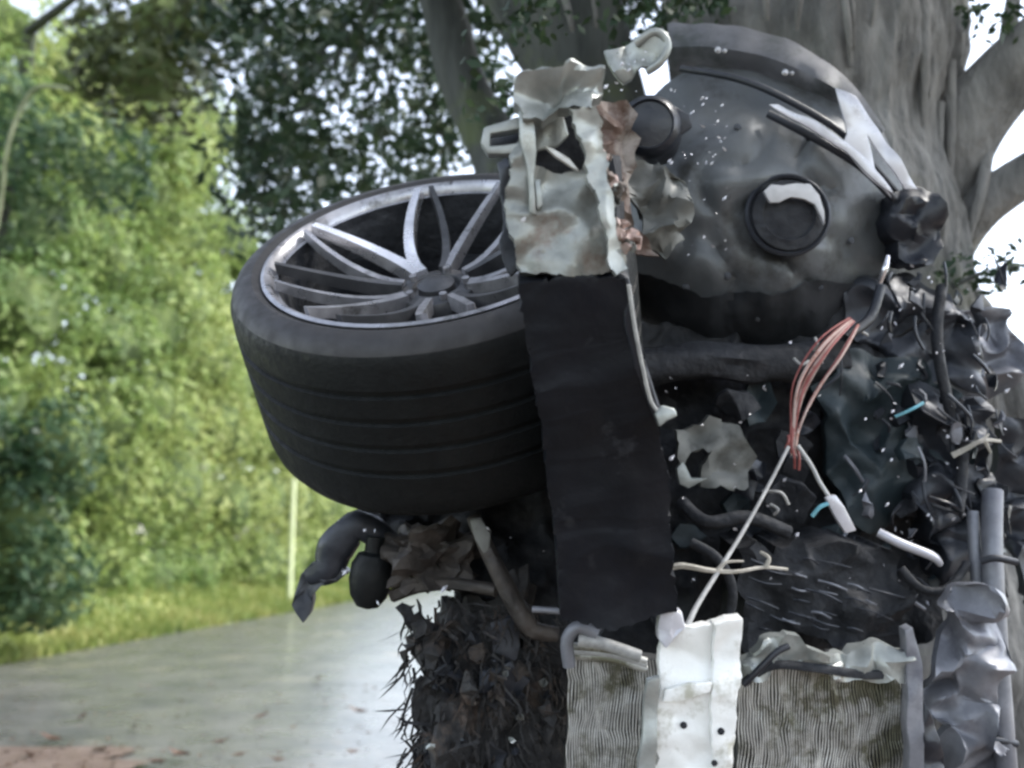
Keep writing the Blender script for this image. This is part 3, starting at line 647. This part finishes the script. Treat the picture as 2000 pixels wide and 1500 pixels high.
ec = plate('engine_cover', [(1440, 1070), (1560, 1055), (1750, 1075), (1775, 1160), (1765, 1235), (1690, 1268), (1560, 1238), (1450, 1268), (1440, 1160)], 1.92, .2, M['blackm'], wreck, crumple=.05, cuts=4, cs=9, rag=9, bev=0)
plate('side_shroud', [(1780, 760), (1880, 780), (1930, 900), (1920, 1080), (1840, 1120), (1790, 1020)], 2.1, .1, M['greyd'], wreck, crumple=.12, cuts=4, cs=9)
# thin strands over the engine cover
for i in range(30):
    x = random.uniform(1450, 1700); y = random.uniform(1085, 1235); L = random.uniform(20, 80)
    pipe('torn_strand', [(x, y, 1.885), (x+L*.5, y+L*.14+random.uniform(-4, 4), 1.88), (x+L, y+L*.3+random.uniform(-6, 6), 1.89)], random.uniform(.0015, .003), random.choice([M['greyd'], M['bluegrey'], M['black']]), ec, n=5, k=3)
for pts_, r_ in (([(1330, 980, 1.95), (1380, 1020, 1.9), (1460, 1010, 1.9), (1540, 1040, 1.92)], .022), ([(1350, 1060, 1.85), (1400, 1090, 1.83), (1430, 1150, 1.82), (1420, 1220, 1.82)], .016), ([(1840, 560, 2.1), (1830, 660, 2.05), (1850, 780, 2.04), (1880, 880, 2.04), (1870, 1000, 2.0)], .02), ([(1760, 1110, 1.9), (1800, 1150, 1.88), (1850, 1150, 1.88), (1890, 1100, 1.9)], .014)):
    pipe('hose', pts_, r_*.6, M['blackm'], wreck, n=12, jit=.12)
for i in range(18):
    x = random.uniform(1320, 1800); y = random.uniform(740, 1060); s_ = random.uniform(18, 48); dd = 2.1+random.uniform(-.08, .03)
    plate('bent_bracket', [(x+s_*math.cos(q*1.05)*random.uniform(.6, 1.2), y+s_*math.sin(q*1.05)*random.uniform(.5, 1.1), dd+random.uniform(-.03, .03)) for q in range(6)], dd, .02, random.choice([M['black'], M['greyd'], M['blackm'], M['teal']]), wreck, crumple=.03, cuts=2, cs=12, bev=.002)
# red wire loom
loom = pipe('wire_loom', [(1720, 560, 1.95), (1700, 620, 1.93), (1650, 660, 1.9)], .01, M['black'], wreck)
for i in range(14):
    o = random.uniform(-1, 1); q = random.uniform(-1, 1)
    pipe('red_wire', [(1668+o*10, 628+o*8, 1.9), (1622+o*26, 680+o*16, 1.86+q*.012), (1572+o*24, 760+o*14+q*6, 1.84+q*.012), (1553+o*9, 838, 1.83), (1549+o*6, 870+abs(q)*20, 1.83)], random.uniform(.0018, .003), random.choice([M['red'], M['red'], M['pink']]), loom, n=6, k=5)
for a in ((1545, 868, 1552, 915), (1556, 870, 1560, 918), (1540, 850, 1534, 875)):
    pipe('red_wire', [(a[0], a[1], 1.83), ((a[0]+a[2])/2+3, (a[1]+a[3])/2, 1.825), (a[2], a[3], 1.83)], .0025, M['red'], loom, n=6)
pipe('pale_cable', [(1540, 872, 1.82), (1500, 950, 1.79), (1450, 1040, 1.74), (1400, 1120, 1.69), (1360, 1185, 1.65), (1340, 1230, 1.62)], [.0035, .0035, .004, .0045, .0055], M['cable'], loom)
cb = pipe('pale_cable', [(1558, 870, 1.82), (1585, 910, 1.81), (1600, 940, 1.8), (1622, 975, 1.79)], .004, M['cable'], loom)
plate('plug', [(1612, 972), (1632, 966), (1650, 990), (1674, 1036), (1652, 1042), (1630, 1008)], 1.78, .015, M['silver'], loom, crumple=.003)
pipe('blue_wire', [(1622, 982, 1.785), (1602, 990, 1.78), (1586, 1008, 1.785)], .004, M['blue'], loom)
for pts_ in ([(1550, 700, 1.9), (1565, 712, 1.89), (1580, 705, 1.9)], [(1592, 660, 1.9), (1596, 672, 1.89), (1590, 684, 1.9)], [(1490, 960, 1.9), (1525, 962, 1.88), (1540, 985, 1.89)], [(1505, 985, 1.9), (1520, 995, 1.88), (1512, 1005, 1.89)], [(1690, 625, 1.95), (1675, 640, 1.94), (1695, 655, 1.95)]):
    pipe('cut_wire', pts_, .003, M['cable'], loom, n=6)
pipe('white_tube', [(1716, 1040, 1.9), (1760, 1062, 1.88), (1820, 1086, 1.87), (1836, 1102, 1.88)], [.009, .0095, .009, .006], M['silver'], wreck)
pipe('white_rod', [(1734, 500, 2.0), (1728, 525, 1.99), (1718, 552, 2.0)], [.004, .007, .005], M['chrome'], wreck)

# -- bottom: radiators, white rail, posts
def radiator(name, quad, d, pitch, parent):
    """quad px: TL TR BR BL"""
    TL, TR, BR, BL = [Vector((*q, 0)) for q in quad]
    core = plate(name, [tuple(q)[:2] for q in (TL, TR, BR, BL)], d+.012, .04, M['findark'], parent, crumple=.012, cuts=5, cs=7)
    V = []; Fc = []; n_ = int((TR-TL).length/pitch)
    for i in range(n_+1):
        a = i/n_; top = TL.lerp(TR, a); bot = BL.lerp(BR, a); k = 40
        prev = None
        for j in range(k+1):
            b = j/k; q = top.lerp(bot, b)
            wob = 10*N((q.x/80, q.y/70, d), 1, 2)+3.5*N((q.x/18, q.y/40, 4))+9*max(0, N((q.x/50, q.y/35, 6), 1, 4)-.15)*math.sin(q.y/11)
            cr = N((q.x/70, q.y/60, 9), 1.3)
            dd = d-.004-.011*(.5+.5*cr)-.002*random.random()
            ww = pitch*(.27+.12*N((i*.9, q.y/50, 0)))
            i0 = len(V)
            V += [P(q.x+wob-ww, q.y, dd), P(q.x+wob+ww, q.y, dd), P(q.x+wob+ww, q.y, d+.02), P(q.x+wob-ww, q.y, d+.02)]
            if prev is not None:
                for m_ in range(4): Fc.append((prev+m_, prev+(m_+1) % 4, i0+(m_+1) % 4, i0+m_))
            prev = i0
    pyobj('cooling_fins', V, Fc, M['fin'], core, kind='stuff')
    return core
r1 = radiator('radiator', [(1112, 1275), (1300, 1290), (1262, 2000), (1090, 2000)], 1.80, 5.2, wreck)
r2 = radiator('radiator', [(1448, 1300), (1772, 1310), (1772, 2000), (1425, 2000)], 1.80, 5.2, wreck)
for i in range(3): pipe('tank_pipe', [(1112, 1262+i*9, 1.78), (1190, 1270+i*8, 1.765), (1262, 1292+i*7, 1.77)], .0075, M['fin'] if i != 1 else M['cable'], r1, n=8)
plate('crumpled_top_tank', [(1448, 1262), (1500, 1248), (1555, 1240), (1640, 1268), (1720, 1262), (1762, 1250), (1768, 1312), (1640, 1318), (1560, 1300), (1500, 1310), (1450, 1330)], 1.76, .03, M['beige2'], r2, crumple=.07, cuts=5, cs=11, rag=7, bev=.001)
pipe('tank_seam', [(1452, 1335, 1.735), (1510, 1300, 1.73), (1600, 1306, 1.725), (1690, 1318, 1.73), (1768, 1312, 1.735)], .008, M['blackm'], r2, jit=.3)
pipe('black_strap', [(1452, 1338, 1.72), (1480, 1310, 1.715), (1515, 1275, 1.715), (1540, 1262, 1.72)], .006, M['black'], r2)
wr = plate('white_rail', [(1300, 1222), (1390, 1214), (1392, 1300), (1388, 1500), (1360, 2000), (1240, 2000), (1262, 1500), (1285, 1340)], 1.62, .03, M['white'], wreck, crumple=.022, cuts=4, cs=9, bev=.0015, rag=2)
plate('white_rail_flange', [(1392, 1216), (1448, 1208), (1444, 1300), (1430, 1500), (1400, 2000), (1362, 2000), (1390, 1500)], 1.605, .04, M['white'], wr, crumple=.02, cuts=4, cs=9, bev=.0015, rag=1.5)
plate('white_rail_edge', [(1284, 1190), (1330, 1188), (1335, 1230), (1300, 1265), (1282, 1250)], 1.61, .03, M['silver'], wr, crumple=.025, cuts=3, cs=14)
plate('white_rail_edge', [(1268, 1330), (1290, 1320), (1280, 1500), (1250, 2000), (1215, 2000), (1245, 1500), (1258, 1420)], 1.60, .02, M['beige2'], wr, crumple=.02, cuts=3, cs=10)
plate('folded_lip', [(1300, 1345), (1345, 1335), (1392, 1330), (1388, 1350), (1330, 1368), (1296, 1372)], 1.60, .012, M['white'], wr, crumple=.012)
for x, y, r in ((1335, 1416, .004), (1268, 1412, .012), (1408, 1428, .004), (1395, 1490, .0035), (1270, 1480, .01)):
    bolt('rail_hole', x, y, 1.596 if x > 1390 else 1.612, r, M['blackm'] if r < .008 else M['beige'], wr, h=.006)
plate('side_post', [(1766, 1230), (1782, 1225), (1800, 1300), (1806, 1500), (1806, 2000), (1772, 2000), (1774, 1500), (1770, 1320)], 1.72, .03, M['bluegrey'], wreck, crumple=.012, cuts=4, cs=8)
plate('crumpled_side_sheet', [(1800, 1270), (1830, 1180), (1880, 1120), (1935, 1140), (1950, 1300), (1955, 1500), (1950, 2000), (1806, 2000), (1812, 1500)], 1.86, .02, M['bluegrey'], wreck, crumple=.14, cuts=6, cs=8, bev=0)
plate('torn_black_trim', [(1800, 1370), (1825, 1400), (1838, 1470), (1850, 1560), (1815, 1600), (1790, 1480)], 1.73, .04, M['black'], wreck, crumple=.04, cuts=3, cs=12)
pipe('side_pipe', [(1940, 960, 1.95), (1938, 1080, 1.9), (1946, 1250, 1.87), (1958, 1420, 1.85), (1972, 1600, 1.84), (1990, 2000, 1.84)], .02, M['bluegrey'], wreck, n=12, jit=.15)
pipe('side_pipe', [(1900, 1000, 1.95), (1905, 1090, 1.92), (1918, 1220, 1.9), (1935, 1330, 1.88)], .012, M['bluegrey'], wreck, n=10, jit=.2)
for y in (1090, 1445): pipe('pipe_clamp', [(1915, y+6, 1.84), (1945, y, 1.83), (1985, y+8, 1.84)], .007, M['greyd'], wreck)
plate('torn_sheet', [(1930, 830), (1990, 820), (2040, 900), (2040, 1200), (1990, 1180), (1950, 1050)], 2.3, .03, M['greyd'], wreck, crumple=.1, cuts=4, cs=7)

# -- left bottom: suspension under the wheel and burnt liner
pipe('control_arm', [(770, 1080, 1.95), (730, 1040, 1.93), (690, 1030, 1.92), (655, 1070, 1.92), (640, 1110, 1.92), (605, 1125, 1.93)], [.03, .03, .032, .034, .028, .018], M['greyd'], wreck, n=12, jit=.25)
lathe('ball_joint', [(.0005, -.062), (.022, -.055), (.036, -.035), (.042, -.005), (.04, .025), (.03, .045), (.018, .05), (.018, .08)], P(724, 1128, 1.9), (UP+RT*.12).normalized(), M['rubber'], wreck, n=28)
plate('torn_boot', [(582, 1128), (610, 1092), (648, 1085), (690, 1110), (650, 1132), (625, 1140), (612, 1180), (590, 1205), (575, 1180)], 1.92, .035, M['black'], wreck, crumple=.04, cuts=3, cs=16)
hull('steering_knuckle', P(845, 1090, 1.92), Vector((.085, .07, .06)), M['brownm'], .8, 4, 2.4, boxy=.8)
pipe('drop_link', [(925, 1010, 1.82), (945, 1060, 1.8), (985, 1140, 1.78), (1025, 1210, 1.77), (1045, 1232, 1.77), (1090, 1240, 1.77)], [.013, .014, .016, .018, .016, .014], M['brownm'], wreck, n=10, jit=.2)
pipe('track_rod', [(768, 1162, 1.9), (820, 1145, 1.87), (890, 1140, 1.84), (970, 1152, 1.8)], [.014, .012, .011, .012], M['brownm'], wreck, n=10, jit=.3)
pipe('brake_pipe', [(1040, 1190, 1.76), (1100, 1195, 1.75), (1150, 1212, 1.75), (1175, 1228, 1.75)], .006, M['bluegrey'], wreck)
pipe('bent_pipe', [(1112, 1300, 1.75), (1108, 1250, 1.74), (1130, 1225, 1.735), (1165, 1240, 1.735)], .012, M['bluegrey'], wreck, n=10)
pipe('bent_pipe', [(1130, 1250, 1.735), (1180, 1258, 1.73), (1250, 1282, 1.73)], .011, M['cable'], wreck, n=10)
plate('link_bracket', [(918, 1012), (940, 1008), (960, 1040), (956, 1075), (945, 1080), (930, 1050)], 1.79, .012, M['tan'], wreck, crumple=.015)
bl = hull('burnt_liner', P(958, 1380, 1.95), Vector((.135, .12, .2)), M['fibre'], .6, 5, 2.6, boxy=.8)
hull('burnt_liner', P(965, 1650, 1.98), Vector((.15, .12, .22)), M['brownm'], .4, 4, 3.0, boxy=.8)
plate('scorched_plate', [(960, 1215), (1005, 1205), (1015, 1260), (1010, 1290), (960, 1270)], 1.8, .02, M['greyd'], bl, crumple=.02, cuts=2, cs=14)
plate('scorched_plate', [(940, 1315), (1000, 1290), (1030, 1330), (1000, 1370), (940, 1350)], 1.8, .02, M['greyd'], bl, crumple=.03, cuts=2, cs=14)
for i in range(30):
    x = random.uniform(800, 1090); y = random.uniform(1190, 1500); s_ = random.uniform(12, 36); a = random.uniform(0, 6); dd = 1.78+.1*((x-955)/160)**2+random.uniform(-.02, .03)
    outl = []
    for q in range(9):
        rr = s_*random.uniform(.35, 1.15); outl.append((x+rr*.6*math.cos(q*.698), y+rr*1.2*math.sin(q*.698), dd+random.uniform(-.02, .03)))
    plate('torn_flap', outl, dd, .006, random.choice([M['fibre'], M['fibre'], M['blackm'], M['soil2']]), bl, crumple=.05, cuts=3, cs=18, bev=0)
V = []; Fc = []
for i in range(520):
    x = random.uniform(785, 1112); y = random.uniform(1170, 1560)
    e = ((x-950)/165)**2
    d = 1.76+.12*e+random.uniform(0, .05); L = random.uniform(.02, .075); p = P(x, y, d)
    if y < 1200 and x < 840: continue
    dr = Vector((random.gauss((x-950)/700, .35), random.gauss(-.1, .4), random.gauss(-.9, .5))).normalized(); s = dr.orthogonal().normalized()*random.uniform(.0012, .004); i0 = len(V)
    mid = p+dr*L*.5+Vector((random.gauss(0, .006), random.gauss(0, .006), 0)); e_ = p+dr*L+Vector((random.gauss(0, .012), 0, random.gauss(0, .006)))
    V += [p-s, p+s, mid+s, mid-s, e_]; Fc += [(i0, i0+1, i0+2, i0+3), (i0+3, i0+2, i0+4)]
pyobj('torn_fibres', V, Fc, M['fibre'], bl, kind='stuff')
for i in range(14):
    x = random.uniform(840, 1100); y = random.uniform(1300, 1480); s = random.uniform(4, 11); a = random.uniform(0, 3)
    plate('metal_scrap', [(x+s*math.cos(a+q)*random.uniform(.5, 1.3), y+s*math.sin(a+q)*random.uniform(.4, 1.1), 1.765+random.uniform(-.01, .03)) for q in (0, 1.4, 2.7, 4.0, 5.2)], 1.77, .005, random.choice([M['beige'], M['beige2'], M['tan'], M['greyd'], M['greyd']]), bl, crumple=.012, cuts=1, bev=0)

# small chips of paint and glass all over the torn metal
V = []; Fc = []
spots = [(1270, 1420, 300, 500, 1.97, 18), (1330, 1420, 190, 330, 1.98, 26), (1740, 1980, 500, 1180, 2.02, 70), (1260, 1760, 640, 1240, 1.93, 40), (1180, 1320, 60, 180, 2.0, 16), (640, 1120, 1000, 1200, 1.8, 10)]
for x0, x1, y0, y1, d, n_ in spots:
    for _ in range(n_):
        c = P(random.uniform(x0, x1), random.uniform(y0, y1), d+random.uniform(-.03, .03)); s = random.uniform(.002, .0065); a = rsph(); b = a.orthogonal().normalized(); cc = a.cross(b); i0 = len(V)
        V += [c+b*s*random.uniform(.8, 2), c+cc*s*.6, c-b*s*random.uniform(.5, 1.6), c-cc*s*.7, c+a*s*.35, c-a*s*.35]
        for q in range(4): Fc += [(i0+q, i0+(q+1) % 4, i0+4), (i0+(q+1) % 4, i0+q, i0+5)]
pyobj('paint_chips', V, Fc, M['silver'], wreck, kind='stuff')
# random torn strips and loose wires in the right half
for i in range(64):
    x = random.uniform(1640, 1960); y = random.uniform(500, 1180); L = random.uniform(25, 80); a = random.gauss(1.3, .6)
    d = 2.02+random.uniform(-.04, .06)
    pipe('loose_wire', [(x, y, d), (x+L*.5*math.cos(a)+random.uniform(-8, 8), y+L*.5*math.sin(a), d-.01), (x+L*math.cos(a), y+L*math.sin(a), d)], random.uniform(.0012, .004), random.choice([M['bluegrey'], M['greyd'], M['greyd'], M['black'], M['blue'] if i % 12 == 0 else M['greyd']]), wreck, n=6, k=4)
for i in range(40):
    x = random.uniform(1690, 1965); y = random.uniform(540, 1150); s = random.uniform(8, 28); a = random.uniform(0, 3); d = 2.06+random.uniform(-.04, .05)
    plate('torn_shard', [(x+s*.55*math.cos(a+q)*random.uniform(.5, 1.3), y+s*1.3*math.sin(a+q)*random.uniform(.5, 1.2), d+random.uniform(-.03, .03)) for q in (0, 1.2, 2.5, 3.6, 5.0)], d, .005, random.choice([M['bluegrey'], M['greyd'], M['black'], M['teal'], M['greyd']]), wreck, crumple=.035, cuts=3, cs=16, bev=0)

# ------------------------------------------------------------------ twigs and leaves lying about
def twig(name, runs, label, group=None):
    bm = bmesh.new()
    for run, r in runs: tube_bm(bm, curve([P(*q) for q in run], 5), [r*(1-.5*i/(5*(len(run)-1))) for i in range(5*(len(run)-1)+1)], 6, jit=.3)
    return tag(finish(bm, name, M['twig'], smooth=50), label, 'twig', group)
twig('broken_twig', [([(1302, 1112, 1.7), (1335, 1105, 1.69), (1390, 1114, 1.69), (1440, 1116, 1.7), (1490, 1108, 1.72), (1538, 1112, 1.74)], .006), ([(1495, 1108, 1.72), (1502, 1090, 1.72), (1485, 1078, 1.73)], .0045), ([(1400, 1114, 1.69), (1420, 1098, 1.69), (1452, 1096, 1.7)], .004)], 'pale forked twig lying across the dark engine cover under the cable')
twig('broken_twig', [([(1860, 890, 2.0), (1890, 875, 1.99), (1920, 860, 1.98), (1955, 862, 1.98)], .007), ([(1915, 862, 1.98), (1932, 848, 1.98)], .004), ([(1925, 862, 1.98), (1935, 885, 1.98)], .004)], 'short pale twig sticking out at the right edge of the wreck')
rl = random.Random(3)
lp = [(540, 1490), (686, 1475), (432, 1455), (260, 1425), (160, 1405), (100, 1450), (350, 1480), (510, 1405), (620, 1330), (60, 1480), (200, 1470), (300, 1495), (470, 1480), (700, 1395)]
own = {0: 'brown leaf at the very bottom edge of the road, left of the upturned one', 1: 'dark upturned leaf on the shiny road nearest the wreck', 8: 'small leaf on the road highest up towards the hanging joint', 13: 'leaf on the white glare of the road close to the burnt liner',
       4: 'small leaf on the road just above the red mud', 9: 'leaf on the red mud in the bottom left corner', 5: 'leaf lying on the upper edge of the red mud patch'}
for li, (x, y) in enumerate(lp):
    dd = 1.35/((y-1050)/F+1e-6)
    q = P(x, y, 5); t = (.07-CAM.z)/(q.z-CAM.z); g = CAM+(q-CAM)*t
    s = rl.uniform(.05, .085); a = rl.uniform(0, 6.28); ca, sa = math.cos(a), math.sin(a); V = []
    for lx, ly, lz in ((-1, 0, .1), (-.4, .38, .18), (.35, .34, .22), (1, 0, .5), (.35, -.34, .25), (-.4, -.38, .2), (0, 0, .02)):
        V.append(g+Vector(((lx*ca-ly*sa)*s, (lx*sa+ly*ca)*s, lz*s*1.3+.01)))
    o = pyobj('fallen_leaf', V, [(6, i, (i+1) % 6) for i in range(6)], M['deadleaf'])
    tag(o, own.get(li, 'small flat brown leaf in the scatter on the middle of the wet road'), 'leaf', 'fallen leaves on the road')
V = []; Fc = []
for _ in range(420):
    s_ = random.uniform(5, 9); g = Vector((random.uniform(-4.5, -.5), s_, .07+random.uniform(.004, .012))); s = random.uniform(.008, .03); a = random.uniform(0, 6.28); i0 = len(V)
    if random.random() < .6: g = Vector((random.gauss(-3.2, .7), random.gauss(5.9, .35), g.z))
    ca, sa = math.cos(a)*s, math.sin(a)*s; V += [g+Vector((ca, sa, 0)), g+Vector((-sa*.5, ca*.5, s*.4)), g+Vector((-ca, -sa, .0)), g+Vector((sa*.5, -ca*.5, s*.3))]; Fc.append((i0, i0+1, i0+2, i0+3))
stuff(pyobj('leaf_litter', V, Fc, M['deadleaf']), 'fine brown leaf litter and grit scattered on the road', 'litter')
